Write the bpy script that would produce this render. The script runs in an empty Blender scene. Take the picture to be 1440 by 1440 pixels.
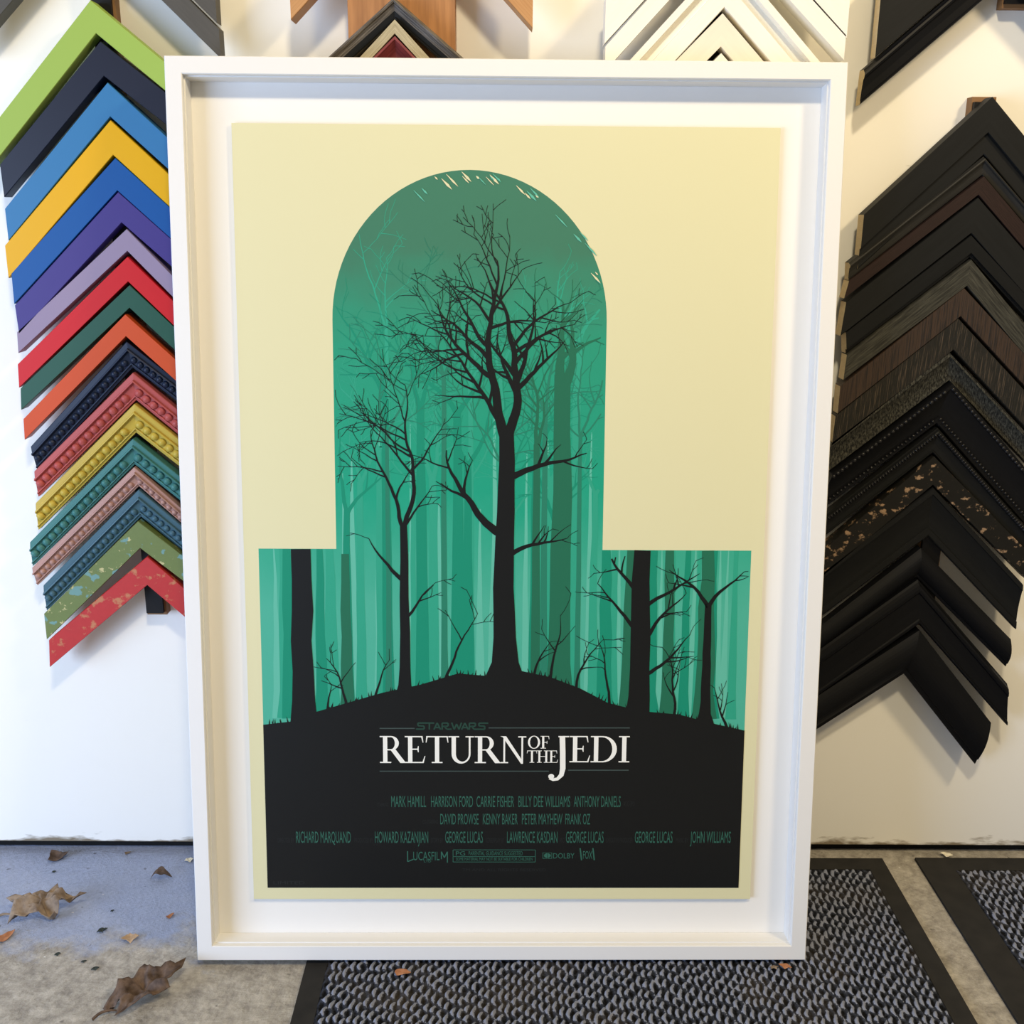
import bpy, math, random
from mathutils import Vector, noise

# ------------------------------------------------------------------ camera, world, lights, exposure
S = bpy.context.scene
COL = S.collection
CAM = Vector((-0.00043, -1.33799, 0.89183))
RT = Vector((0.99995891, -0.0044841, 0.00787798))
UP = Vector((-0.00635636, 0.27274626, 0.96206501))
FW = Vector((0.00646269, 0.96207555, -0.27270655))
FPX = 1507.81
cd = bpy.data.cameras.new('camera')
cam = bpy.data.objects.new('camera', cd)
COL.objects.link(cam)
cd.sensor_fit = 'HORIZONTAL'
cd.sensor_width = 36.0
cd.lens = 36.0 * FPX / 1440.0
cd.clip_start = 0.02
from mathutils import Matrix
M = Matrix(((RT.x, UP.x, -FW.x, CAM.x), (RT.y, UP.y, -FW.y, CAM.y), (RT.z, UP.z, -FW.z, CAM.z), (0, 0, 0, 1)))
cam.matrix_world = M
S.camera = cam
S.view_settings.view_transform = 'Standard'
S.view_settings.look = 'None'
S.view_settings.gamma = 1.0
S.view_settings.use_curve_mapping = False
S.view_settings.exposure = 0.0

w = bpy.data.worlds.new('world')
S.world = w
w.use_nodes = True
bg = w.node_tree.nodes['Background']
bg.inputs[0].default_value = (1.0, 0.90, 0.74, 1)
bg.inputs[1].default_value = 0.24


def area(name, loc, target, size, size_y, power, color):
    d = bpy.data.lights.new(name, 'AREA')
    d.shape = 'RECTANGLE'
    d.size = size
    d.size_y = size_y
    d.energy = power
    d.color = color
    o = bpy.data.objects.new(name, d)
    COL.objects.link(o)
    o.location = loc
    o.rotation_euler = (Vector(target) - Vector(loc)).to_track_quat('-Z', 'Y').to_euler()
    return o


area('daylight_from_open_door', (-1.95, -1.60, 0.62), (-0.30, 0, 0.22), 1.5, 1.2, 55, (0.53, 0.69, 1.0))
area('ceiling_lamp_warm', (0.15, -1.6, 2.35), (0, 0, 0.6), 0.20, 0.14, 26, (1.0, 0.83, 0.55))
area('second_ceiling_lamp_warm', (1.25, -1.1, 2.0), (0.4, 0, 0.5), 0.22, 0.16, 17, (1.0, 0.78, 0.46))


# ------------------------------------------------------------------ helpers
def un(px, py, y=-0.03):
    """photo pixel -> (x, z) on the upright plane at depth y"""
    d = FW + RT * ((px - 720) / FPX) - UP * ((py - 720) / FPX)
    p = CAM + d * ((y - CAM.y) / d.y)
    return Vector((p.x, p.z))


def fl(px, py, z=0.0):
    d = FW + RT * ((px - 720) / FPX) - UP * ((py - 720) / FPX)
    p = CAM + d * ((z - CAM.z) / d.z)
    return Vector((p.x, p.y))


def s2l(c):
    c = c / 255.0
    return c / 12.92 if c <= 0.04045 else ((c + 0.055) / 1.055) ** 2.4


def rgb(r, g, b, k=1.0):
    return (min(s2l(r) * k, 1), min(s2l(g) * k, 1), min(s2l(b) * k, 1), 1)


def newmat(name, col, rough=0.5, spec=0.5):
    m = bpy.data.materials.new(name)
    m.use_nodes = True
    b = m.node_tree.nodes['Principled BSDF']
    if max(col[:3]) < .03 and spec > .3:
        spec = .25
    b.inputs['Base Color'].default_value = col
    b.inputs['Roughness'].default_value = rough
    b.inputs['Specular IOR Level'].default_value = spec
    return m


class NT:
    """small node-building aid"""
    def __init__(s, m):
        s.t = m.node_tree
        s.b = s.t.nodes['Principled BSDF']

    def n(s, kind, **kw):
        x = s.t.nodes.new(kind)
        for k, v in kw.items():
            if k in x.inputs.keys():
                x.inputs[k].default_value = v
            else:
                setattr(x, k, v)
        return x

    def l(s, a, b):
        s.t.links.new(a, b)

    def coord(s, which='Object', scale=(1, 1, 1)):
        c = s.n('ShaderNodeTexCoord')
        mp = s.n('ShaderNodeMapping')
        mp.inputs['Scale'].default_value = scale
        s.l(c.outputs[which], mp.inputs[0])
        return mp.outputs[0]

    def noise(s, vec, scale, detail=4, rough=0.55):
        x = s.n('ShaderNodeTexNoise', Scale=scale, Detail=detail, Roughness=rough)
        s.l(vec, x.inputs['Vector'])
        return x.outputs['Fac']

    def ramp(s, fac, stops):
        r = s.n('ShaderNodeValToRGB')
        e = r.color_ramp.elements
        while len(e) < len(stops):
            e.new(0.5)
        for i, (p, c) in enumerate(stops):
            e[i].position = p
            e[i].color = c if len(c) == 4 else (c[0], c[1], c[2], 1)
        s.l(fac, r.inputs[0])
        return r.outputs[0]

    def mix(s, fac, a, b, mode='MIX'):
        x = s.n('ShaderNodeMix', data_type='RGBA', blend_type=mode)
        for v, i in ((fac, 0), (a, 6), (b, 7)):
            if hasattr(v, 'node'):
                s.l(v, x.inputs[i])
            else:
                x.inputs[i].default_value = v
        return x.outputs[2]

    def math(s, op, a, b=0.0):
        x = s.n('ShaderNodeMath', operation=op)
        for v, i in ((a, 0), (b, 1)):
            if hasattr(v, 'node'):
                s.l(v, x.inputs[i])
            else:
                x.inputs[i].default_value = v
        return x.outputs[0]

    def bump(s, h, strength=0.3, dist=0.001):
        x = s.n('ShaderNodeBump', Strength=strength, Distance=dist)
        s.l(h, x.inputs['Height'])
        s.l(x.outputs[0], s.b.inputs['Normal'])

    def color(s, c):
        s.l(c, s.b.inputs['Base Color'])


BK = (0, 0, 0, 1)
WH = (1, 1, 1, 1)


def painted(name, col, rough=0.42, var=0.10):
    m = newmat(name, col, rough, .22)
    t = NT(m)
    v = t.coord('UV', (6, 60, 1))
    n = t.noise(v, 3.0)
    if var < .02:
        return m
    dark = tuple(c * (1 - var) for c in col[:3]) + (1,)
    lite = tuple(min(c * (1 + var), 1) for c in col[:3]) + (1,)
    t.color(t.ramp(n, [(0.3, dark), (0.7, lite)]))
    t.bump(n, 0.10, 0.0004)
    return m


def streaked(name, base, streak, lo, hi, sc=(12, 260, 1), rough=0.6, bump=0.5, nscale=3):
    m = newmat(name, base, rough)
    t = NT(m)
    n = t.noise(t.coord('UV', sc), nscale, 6, 0.65)
    t.color(t.ramp(n, [(lo, base), (hi, streak)]))
    t.bump(n, bump, 0.0008)
    return m


def distressed(name, paint, under, spots, lo=0.60, hi=0.63, sc=30, rough=0.5, blob=None, blo=0.66):
    """paint with worn-through patches and blots of a second paint"""
    m = newmat(name, paint, rough)
    t = NT(m)
    c = t.coord('Object')
    n1 = t.noise(t.coord('Object', (1, 1, 1.4)), sc, 6, 0.6)
    n2 = t.noise(c, sc * 3.1, 5, 0.6)
    base = t.mix(t.math('MULTIPLY', n2, 0.6), paint, tuple(x * 0.72 for x in paint[:3]) + (1,))
    wear = t.ramp(t.math('ADD', t.math('MULTIPLY', n1, 0.7), t.math('MULTIPLY', n2, 0.3)), [(lo, BK), (hi, WH)])
    col = t.mix(wear, base, under)
    if blob:
        vo = t.noise(t.coord('Object', (1.0, 1, 1.0)), blob, 3, 0.5)
        col = t.mix(t.ramp(vo, [(blo, BK), (blo + 0.03, WH)]), col, spots)
    t.color(col)
    t.bump(n2, 0.2, 0.0006)
    return m


def mesh_obj(name, verts, faces, mats, parent=None, loc=(0, 0, 0), mi=None, uvs=None, smooth=False):
    me = bpy.data.meshes.new(name)
    me.from_pydata([tuple(v) for v in verts], [], faces)
    for m in (mats if isinstance(mats, (list, tuple)) else [mats]):
        me.materials.append(m)
    if mi:
        me.polygons.foreach_set('material_index', mi)
    if uvs:
        ul = me.uv_layers.new(name='UVMap')
        for p in me.polygons:
            for li in p.loop_indices:
                ul.data[li].uv = uvs[me.loops[li].vertex_index]
    if smooth:
        me.polygons.foreach_set('use_smooth', [True] * len(me.polygons))
    me.update()
    o = bpy.data.objects.new(name, me)
    COL.objects.link(o)
    o.location = loc
    if parent:
        o.parent = parent
    return o


def tag(o, label, cat, group=None):
    o['label'] = label
    o['category'] = cat
    if group:
        o['group'] = group
    return o


def empty(name, loc, label, cat, group=None):
    o = bpy.data.objects.new(name, None)
    COL.objects.link(o)
    o.location = loc
    o.empty_display_size = 0.03
    return tag(o, label, cat, group)


class MB:
    def __init__(s):
        s.v, s.f, s.m = [], [], []

    def box(s, x0, x1, y0, y1, z0, z1, mi=0):
        b = len(s.v)
        s.v += [(x, y, z) for z in (z0, z1) for y in (y0, y1) for x in (x0, x1)]
        for q in ((0, 2, 3, 1), (4, 5, 7, 6), (0, 1, 5, 4), (1, 3, 7, 5), (3, 2, 6, 7), (2, 0, 4, 6)):
            s.f.append(tuple(b + i for i in q))
            s.m.append(mi)

    def obj(s, name, mats, parent=None, loc=(0, 0, 0), smooth=False):
        return mesh_obj(name, s.v, s.f, mats, parent, loc, s.m, None, smooth)


# ------------------------------------------------------------------ the setting
WY = 0.012                                     # face of the wall


def wall_material():
    m = newmat('white_wall_paint', rgb(236, 233, 222), 0.55, 0.3)
    t = NT(m)
    c = t.coord('Object')
    n = t.noise(c, 3.0, 4)
    col = t.mix(n, rgb(243, 241, 233), rgb(248, 247, 241))
    # scuffs
    sc = t.noise(t.coord('Object', (30, 1, 95)), 1.0, 3, 0.5)
    col = t.mix(t.ramp(sc, [(0.74, BK), (0.80, (0.35, 0.35, 0.35, 1))]), col, rgb(150, 140, 120))
    # paint worn off along the bottom edge
    sep = t.n('ShaderNodeSeparateXYZ')
    t.l(c, sep.inputs[0])
    n2 = t.noise(t.coord('Object', (9, 1, 30)), 1.0, 5, 0.6)
    h = t.math('SUBTRACT', t.math('MULTIPLY', n2, 0.058), sep.outputs[2])
    col = t.mix(t.ramp(t.math('MULTIPLY', h, 60), [(0.25, BK), (0.6, WH)]), col, rgb(140, 128, 108))
    t.color(col)
    t.bump(t.noise(c, 60, 3), 0.06, 0.001)
    return m


b = MB()
b.box(-2.2, 2.2, WY, WY + 0.04, 0.016, 2.6)
o = b.obj('wall_back', wall_material())
o['kind'] = 'structure'
b = MB()
b.box(-2.2, 2.2, WY + 0.014, WY + 0.045, 0.0, 0.016)  # added dark strip, stands in for the shade in the gap under the wall
o = b.obj('trim_gap_shade_1', newmat('gap_shade_black', rgb(24, 23, 22), 0.8))
o['kind'] = 'structure'


def floor_material():
    m = newmat('concrete', rgb(150, 150, 150), 0.7, 0.3)
    t = NT(m)
    c = t.coord('Object')
    sep = t.n('ShaderNodeSeparateXYZ')
    t.l(c, sep.inputs[0])
    big = t.noise(c, 7.0, 10, 0.72)
    mid = t.noise(c, 48.0, 9, 0.76)
    fine = t.noise(c, 190.0, 4, 0.6)
    paint = t.mix(mid, rgb(150, 163, 198), rgb(190, 202, 228))  # blue-grey tone of the concrete, mottled by noise
    bare = t.ramp(mid, [(.32, rgb(134, 129, 120)), (.5, rgb(184, 178, 167)), (.68, rgb(220, 215, 204))])
    # blue-grey tone near the wall on the left, breaking raggedly into grey-tan elsewhere
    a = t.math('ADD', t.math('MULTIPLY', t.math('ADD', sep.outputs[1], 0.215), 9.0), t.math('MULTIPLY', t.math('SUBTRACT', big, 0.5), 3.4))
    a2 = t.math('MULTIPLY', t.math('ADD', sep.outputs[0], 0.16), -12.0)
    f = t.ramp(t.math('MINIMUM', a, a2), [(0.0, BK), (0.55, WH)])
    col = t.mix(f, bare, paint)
    col = t.mix(t.math('MULTIPLY', fine, 0.42), col, rgb(84, 82, 82))
    pits = t.ramp(t.noise(c, 75, 2, 0.5), [(0.24, WH), (0.31, BK)])
    col = t.mix(t.math('MULTIPLY', pits, 0.65), col, rgb(70, 68, 66))
    chips = t.ramp(t.noise(c, 120, 2, 0.5), [(0.745, BK), (0.77, WH)])
    col = t.mix(t.math('MULTIPLY', chips, 0.7), col, rgb(225, 225, 225))
    t.color(col)
    t.bump(t.math('ADD', mid, t.math('MULTIPLY', fine, 0.35)), 0.8, 0.006)
    return m


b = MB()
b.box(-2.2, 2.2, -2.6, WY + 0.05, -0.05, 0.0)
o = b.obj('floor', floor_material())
o['kind'] = 'structure'


# ------------------------------------------------------------------ floor mats
def pile_material():
    m = newmat('ribbed_carpet_pile', rgb(70, 72, 80), 0.95, 0.1)
    t = NT(m)
    c = t.coord('Object')
    sep = t.n('ShaderNodeSeparateXYZ')
    t.l(c, sep.inputs[0])
    n = t.noise(c, 300, 3, 0.7)
    n2 = t.noise(c, 9, 3, 0.6)
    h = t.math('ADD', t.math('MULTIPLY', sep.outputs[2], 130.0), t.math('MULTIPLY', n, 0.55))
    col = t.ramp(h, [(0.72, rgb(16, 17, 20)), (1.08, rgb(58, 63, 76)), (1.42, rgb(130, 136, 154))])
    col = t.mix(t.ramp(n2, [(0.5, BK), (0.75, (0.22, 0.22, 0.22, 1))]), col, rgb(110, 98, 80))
    t.color(col)
    t.bump(n, 0.7, 0.0015)
    return m


PILE = pile_material()
RUBBER = newmat('black_rubber', rgb(46, 46, 46), 0.8, 0.15)
tt = NT(RUBBER)
tt.color(tt.mix(tt.noise(tt.coord('Object'), 40, 5), rgb(30, 30, 31), rgb(50, 49, 47)))


def floor_mat(x0, x1, y0, y1, border, bback, label, step=0.0017, seed=0.0, skew=0.0):
    root = empty('floor_mat', (x0, y1, 0), label, 'floor mat', 'ribbed mats on the concrete')
    L, W = y1 - y0, x1 - x0
    m = MB()
    h = 0.004
    for (a, b_, c, d) in ((0, border, -L, 0), (W - border, W, -L, 0), (border, W - border, -L, -L + border), (border, W - border, -bback, 0)):
        m.box(a, b_, c, d, 0, h)
    m.obj('rubber_border', RUBBER, root)
    xa, xb, ya, yb = border - 0.001, W - border + 0.001, -L + border - 0.001, -bback + 0.001
    nx, ny = int((xb - xa) / step), int((yb - ya) / (step * 1.25))
    vs, fs = [], []
    for j in range(ny + 1):
        y = ya + (yb - ya) * j / ny
        for i in range(nx + 1):
            x = xa + (xb - xa) * i / nx
            # twisted yarn ribs running towards the viewer
            col = x / 0.0078 + seed
            k = math.floor(col)
            fr = col - k
            ph = (k * 0.37) % 1.0
            ypos = y / 0.0195 + ph + 0.5 * noise.noise(Vector((k * 1.7, y * 22, seed)))
            wob = 0.20 * math.sin(2 * math.pi * ypos)
            rib = max(0.0, math.cos(math.pi * (fr - 0.5 - wob) * 1.0)) ** 1.5
            knot = 0.70 + 0.30 * math.cos(2 * math.pi * ypos + 1.0)
            z = 0.0034 + 0.0046 * rib * knot + 0.0011 * noise.noise(Vector((x * 210, y * 150, seed)))
            e = min(x - xa, xb - x, y - ya, yb - y)
            z = 0.003 + (z - 0.003) * min(1.0, e / 0.006 + 0.05)
            vs.append((x, y, z))
    for j in range(ny):
        for i in range(nx):
            a = j * (nx + 1) + i
            fs.append((a, a + 1, a + nx + 2, a + nx + 1))
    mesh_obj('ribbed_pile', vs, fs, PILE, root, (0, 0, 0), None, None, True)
    return root


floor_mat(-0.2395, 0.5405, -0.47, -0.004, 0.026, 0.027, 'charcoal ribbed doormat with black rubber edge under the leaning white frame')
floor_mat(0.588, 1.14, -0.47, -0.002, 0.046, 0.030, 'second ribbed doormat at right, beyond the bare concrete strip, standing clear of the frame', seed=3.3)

# ------------------------------------------------------------------ the framed poster
LEAN, FYAW, FW_, FH_, FD = 0.13594, 0.00637, 0.73986, 1.04572, 0.038
PX0, PZ0 = -0.00013, 0.06723
root = empty('framed_poster', (0.0, -0.23138, 0.011), 'white box-framed film poster leaning against the wall, standing on the doormat', 'framed poster')
root.rotation_euler = (-LEAN, 0, FYAW)
WHITE = newmat('white_satin_lacquer', rgb(229, 229, 228), 0.4, 0.3)
MATB = newmat('white_mount_board', rgb(233, 232, 229), 0.85, 0.2)


def ring(prof, hw, z0, z1, name, mat):
    """sweep (inset, depth) profile round a rectangle"""
    vs, fs = [], []
    n = len(prof)
    for s_, d in prof:
        vs += [(-hw + s_, d, z0 + s_), (hw - s_, d, z0 + s_), (hw - s_, d, z1 - s_), (-hw + s_, d, z1 - s_)]
    for i in range(n):
        j = (i + 1) % n
        for k in range(4):
            l = (k + 1) % 4
            fs.append((i * 4 + k, i * 4 + l, j * 4 + l, j * 4 + k))
    return mesh_obj(name, vs, fs, mat, root)


fw = 0.0186
ring([(0, FD), (0, 0.0008), (0.0008, 0), (fw - 0.0008, 0), (fw, 0.0008), (fw, 0.007), (fw - 0.004, 0.007), (fw - 0.004, FD)],
     FW_ / 2, 0, FH_, 'frame', WHITE)
ring([(fw - 0.003, 0.00705), (fw + 0.0014, 0.00705), (fw + 0.0014, 0.0282), (fw - 0.003, 0.0282)], FW_ / 2, 0, FH_, 'spacer', WHITE)
b = MB()
b.box(-FW_ / 2 + 0.015, FW_ / 2 - 0.015, 0.0284, 0.033, 0.015, FH_ - 0.015)
b.obj('backing_board', MATB, root)

# ---- poster: one mesh, printed inks as thin layers.  Coordinates in mm from the sheet's lower left corner.
HMV = [[0.7690578286102133, -0.02242744490746587, -245.56773462999564], [4.769654375529249e-05, -0.8209672456438993, 1039.2683932934033], [-7.380325383232312e-06, -8.731446014340859e-05, 1.0]]


def pp(x, y):
    h = HMV
    d = h[2][0] * x + h[2][1] * y + h[2][2]
    return ((h[0][0] * x + h[0][1] * y + h[0][2]) / d, (h[1][0] * x + h[1][1] * y + h[1][2]) / d)


INK = []


def ink(name, col, rough=0.55):
    INK.append(newmat(name, col, rough, 0.3))
    return len(INK) - 1


K_PAPER = ink('cream_paper', rgb(216, 212, 172))
K_BACK = ink('teal_wash_ink', rgb(30, 150, 120))
K_MINT = ink('mint_ink', rgb(92, 180, 158))
K_TEAL = ink('teal_ink', rgb(42, 156, 128))
K_GREEN = ink('green_ink', rgb(10, 136, 108))
K_DARK = ink('dark_green_ink', rgb(28, 104, 78))
K_FAR = ink('faint_green_ink', rgb(34, 122, 98))
K_BLACK = ink('black_ink', rgb(15, 17, 18), 0.45)
K_WHITE = ink('white_ink', rgb(238, 238, 232))
K_TEXT = ink('credit_green_ink', rgb(46, 96, 82))
K_DIM = ink('dim_grey_ink', rgb(34, 38, 39))
K_LOGO = ink('logo_green_ink', rgb(32, 64, 54))
K_RULE = ink('rule_grey_ink', rgb(60, 74, 72))
t = NT(INK[K_BACK])
cc = t.n('ShaderNodeTexCoord')
sp = t.n('ShaderNodeSeparateXYZ')
t.l(cc.outputs['Object'], sp.inputs[0])
gn = t.noise(cc.outputs['Object'], 18, 4)
hh = t.math('ADD', sp.outputs[2], t.math('MULTIPLY', t.math('SUBTRACT', gn, 0.5), 0.09))
t.color(t.ramp(hh, [(0.36, rgb(72, 170, 146)), (0.50, rgb(20, 154, 124)), (0.68, rgb(34, 146, 116)), (0.78, rgb(58, 118, 94))]))

PV, PF, PM = [], [], []


def poly(pts, k, layer):
    b0 = len(PV)
    for (u, v) in pts:
        PV.append((u * 0.001 - 0.305, -0.00003 * layer, v * 0.001))
    PF.append(tuple(range(b0, b0 + len(pts))))
    PM.append(k)


def rect(u0, u1, v0, v1, k, layer):
    poly([(u0, v0), (u1, v0), (u1, v1), (u0, v1)], k, layer)


def ribbon(pts, ws, k, layer):
    n = len(pts)
    lft, rgt = [], []
    for i in range(n):
        a = pts[max(i - 1, 0)]
        c = pts[min(i + 1, n - 1)]
        dx, dy = c[0] - a[0], c[1] - a[1]
        l = math.hypot(dx, dy) or 1
        nx, ny = -dy / l * ws[i] / 2, dx / l * ws[i] / 2
        lft.append((pts[i][0] + nx, pts[i][1] + ny))
        rgt.append((pts[i][0] - nx, pts[i][1] - ny))
    b0 = len(PV)
    for i in range(n):
        for (u, v) in (lft[i], rgt[i]):
            PV.append((u * 0.001 - 0.305, -0.00003 * layer, v * 0.001))
    for i in range(n - 1):
        a = b0 + 2 * i
        PF.append((a, a + 1, a + 3, a + 2))
        PM.append(k)


# sheet
for fquad in (((0, 0), (610, 0), (610, 914), (0, 914)),):
    poly(fquad, K_PAPER, 0)
b0 = len(PV)
for (u, v) in ((0, 0), (610, 0), (610, 914), (0, 914)):
    PV.append((u * .001 - .305, 0.003, v * .001))
PF.append((b0 + 3, b0 + 2, b0 + 1, b0))
PM.append(K_PAPER)
for i in range(4):
    j = (i + 1) % 4
    PF.append((i, b0 + i, b0 + j, j))
    PM.append(K_PAPER)

# plain stand-in picture: a bare teal wood seen through a round-headed arch, over a black plinth
UL, UR, VB = 17.2, 595.2, pp(700, 1250)[1]
AL, AR = 108.0, 420.0
ACX, ARX = (AL + AR) / 2, (AR - AL) / 2
VSPR, VTOP, VSH = 700.0, 866.0, 436.0


def arch_top(u):
    if UL <= u < AL or AR < u <= UR:
        return VSH
    s_ = max(0.0, 1 - ((u - ACX) / ARX) ** 2)
    return VSPR + (VTOP - VSPR) * math.sqrt(s_)


def inside(u, v, pad=2.0):
    if u < UL + pad or u > UR - pad:
        return False
    if v < VSH - pad:
        return True
    if u < AL + pad or u > AR - pad:
        return False
    return v < arch_top(u) - pad


outline = [(UL, 200), (UR, 200), (UR, VSH), (AR, VSH), (AR, VSPR)]
outline += [(ACX + ARX * math.cos(a), VSPR + (VTOP - VSPR) * math.sin(a)) for a in [math.pi * i / 48 for i in range(1, 48)]]
outline += [(AL, VSPR), (AL, VSH), (UL, VSH)]
poly(outline, K_BACK, 1)

rnd = random.Random(11)


def trunk(u, wd, v1, k, layer, v0=230, taper=0.75, lean=0.0):
    """a straight trunk cut off by the arch"""
    v1 = min(v1, arch_top(u + lean) - 0.3, arch_top(u - wd / 2) - 0.3, arch_top(u + wd / 2) - 0.3)
    for uu in (u - wd / 2 - abs(lean), u + wd / 2 + abs(lean)):
        if uu < UL or uu > UR:
            return
        if v1 > VSH and (uu < AL or uu > AR):
            v1 = VSH - 0.3
    n = 7
    pts, ws = [], []
    for i in range(n):
        f = i / (n - 1)
        pts.append((u + lean * f + rnd.uniform(-.06, .06) * wd, v0 + (v1 - v0) * f))
        ws.append(wd * (1 - (1 - taper) * f) * rnd.uniform(.93, 1.07) * (1.22 if i == 0 else 1))
    if v1 == VSH - 0.3 or v1 > VSH:
        pts[-1] = (pts[-1][0], v1)
    ribbon(pts, ws, k, layer)
    return pts[-1], ws[-1]


LAYC = [0]


def branch(u, v, ang, length, wd, k, layer, depth, bend=0.0):
    n = max(4, int(length / 7))
    pts, ws = [(u, v)], [wd]
    a = ang
    step = length / n
    kids = []
    for i in range(n):
        a += bend / n + rnd.uniform(-.20, .20)
        nu, nv = pts[-1][0] + step * math.cos(a), pts[-1][1] + step * math.sin(a)
        if not inside(nu, nv, wd * 0.6 + 1):
            break
        pts.append((nu, nv))
        f = (i + 1) / n
        ws.append(max(wd * (1 - 0.88 * f), 0.5))
        if depth > 0 and i >= n * 0.22 and rnd.random() < (0.55 if depth > 1 else 0.42):
            kids.append((nu, nv, a + rnd.choice((-1, 1)) * rnd.uniform(.45, .95), length * rnd.uniform(.32, .58) * (1.1 - 0.4 * f), ws[-1] * 0.72))
    if len(pts) < 2:
        return
    LAYC[0] += 1
    ribbon(pts, ws, k, layer + (LAYC[0] % 23) * 0.02)
    for (x, y, a2, l2, w2) in kids:
        if l2 > 6:
            branch(x, y, a2, l2, max(w2, 0.7), k, layer, depth - 1, rnd.uniform(-.5, .5))


def tall(u, wd, v1, k, layer, tp):
    r = trunk(u, wd, v1, k, layer, taper=tp)
    if r and r[0][1] > VSH + 20:
        (x, y), w_ = r
        for a in (rnd.uniform(1.1, 1.45), rnd.uniform(1.7, 2.05)):
            branch(x, y - w_, a, rnd.uniform(60, 130), w_ * .72, k, layer, 2, rnd.uniform(-.3, .3))


for i in range(30):
    trunk(UL + 10 + (UR - UL - 20) * (i + rnd.random()) / 30, rnd.uniform(6, 17), rnd.uniform(430, 600), K_MINT, 2 + 0.02 * i, taper=.12)
for i in range(24):
    tall(UL + 12 + (UR - UL - 24) * (i + rnd.random()) / 24, rnd.uniform(8, 20), rnd.uniform(470, 690), K_TEAL, 4 + 0.02 * i, .45)
for i in range(15):
    tall(UL + 14 + (UR - UL - 28) * (i + rnd.random()) / 15, rnd.uniform(9, 22), rnd.uniform(470, 620), K_GREEN, 6 + 0.02 * i, .5)

def tree(u, base, hgt, wd, k, layer, arms, top=True, depth=2):
    n = 10
    pts, ws = [], []
    ux = u
    for i in range(n + 1):
        f = i / n
        ux += rnd.uniform(-.05, .05) * wd
        v = base + hgt * f
        if not inside(ux, v, wd * 0.3):
            break
        pts.append((ux, v))
        ws.append(wd * (1 - 0.42 * f) * (1.0 + 0.9 * max(0, 0.12 - f) / 0.12))
    ribbon(pts, ws, k, layer)
    tu, tv = pts[-1]
    if top:
        for a, l, w_ in arms:
            branch(tu, tv - wd * 0.3, a, l, ws[-1] * w_, k, layer, depth, rnd.uniform(-.3, .3))


# faint trees deep in the wood
for (u, h, wd) in ((168, 330, 7), (235, 400, 8), (352, 360, 9), (392, 330, 7), (300, 300, 6)):
    tree(u, 240, h, wd, K_FAR, 8, ((1.25, 120, .7), (1.9, 120, .7), (.7, 80, .5), (2.5, 80, .5)), depth=2)
for (u, wd, v1) in ((372, 30, 640), (342, 12, 560), (455, 22, 436), (500, 16, 436), (545, 24, 436), (66, 14, 436), (118, 15, 430)):
    tall(u, wd, v1, K_DARK, 10, .6)

# ground
G = [(UL, VB), (UR, VB)]
gp = [(595.2, 216), (560, 224), (515, 236), (470, 240), (430, 250), (396, 268), (360, 282), (322, 290), (286, 283), (250, 286), (205, 272), (160, 262), (120, 250), (80, 238), (50, 226), (17.2, 222)]
poly(G + gp, K_BLACK, 14)
for i in range(len(gp) - 1):
    (u1, v1), (u2, v2) = gp[i], gp[i + 1]
    for q in range(9):
        f = rnd.random()
        u, v = u1 + (u2 - u1) * f, v1 + (v2 - v1) * f - 1.5
        if UL + 4 < u < UR - 4:
            h = rnd.uniform(2, 9)
            poly([(u - 1, v), (u + 1, v), (u + rnd.uniform(-3, 3), v + h)], K_BLACK, 14.2 + 0.02 * q)
# black trees
tree(305, 270, 300, 29, K_BLACK, 15, ((1.15, 190, .72), (2.05, 210, .72), (1.6, 150, .4)), depth=3)
tree(186, 250, 215, 14, K_BLACK, 15.5, ((1.3, 170, .7), (2.0, 120, .6), (.8, 60, .4)), depth=3)
trunk(466, 25, 436, K_BLACK, 16, v0=222, taper=.8)
tree(546, 222, 150, 13, K_BLACK, 16.5, ((1.2, 60, .7), (2.0, 66, .7)), depth=2)
trunk(66, 27, 436, K_BLACK, 17, v0=215, taper=.86)
branch(312, 430, 0.7, 70, 6, K_BLACK, 15, 2)
branch(300, 455, 2.5, 120, 10, K_BLACK, 15, 3, -.4)
branch(310, 520, 0.55, 95, 8, K_BLACK, 15, 3, .4)
branch(186, 350, 0.9, 60, 4, K_BLACK, 15.5, 2)
branch(184, 400, 2.3, 62, 5, K_BLACK, 15.5, 2)
for (u, v, a) in ((474, 330, .9), (474, 370, .8), (460, 340, 2.1), (460, 385, 2.2), (474, 285, .6)):
    branch(u, v, a, 72, 5, K_BLACK, 16, 2)
for (u, v, h) in ((235, 282, 90), (360, 282, 80), (392, 266, 75), (432, 246, 86), (510, 232, 95), (118, 244, 70), (150, 250, 60), (340, 284, 50), (92, 236, 40), (575, 216, 60)):
    branch(u, v - 4, 1.57 + rnd.uniform(-.25, .25), h, 3.6, K_BLACK, 17.5, 2)
# worn specks on the edge of the arch, where the ink skipped
for i in range(26):
    a = rnd.uniform(0.15, 2.2)
    r = rnd.uniform(.93, .995)
    u, v = ACX + ARX * math.cos(a) * r, VSPR + (VTOP - VSPR) * math.sin(a) * r
    l = rnd.uniform(3, 14)
    ribbon([(u, v), (u + l * .6, v - l * .6), (u + l, v - l)], [0.4, rnd.uniform(1, 3), .3], K_PAPER if i % 2 else K_MINT, 20 + .02 * i)


# lettering -------------------------------------------------------------------
def arc(cx, cy, rx, ry, a0, a1, n=14):
    return [(cx + rx * math.cos(a0 + (a1 - a0) * i / n), cy + ry * math.sin(a0 + (a1 - a0) * i / n)) for i in range(n + 1)]


def strip(o_, i_):
    return [[o_[k], o_[k + 1], i_[k + 1], i_[k]] for k in range(len(o_) - 1)]


def bx(x0, x1, y0, y1):
    return [(x0, y0), (x1, y0), (x1, y1), (x0, y1)]


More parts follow.
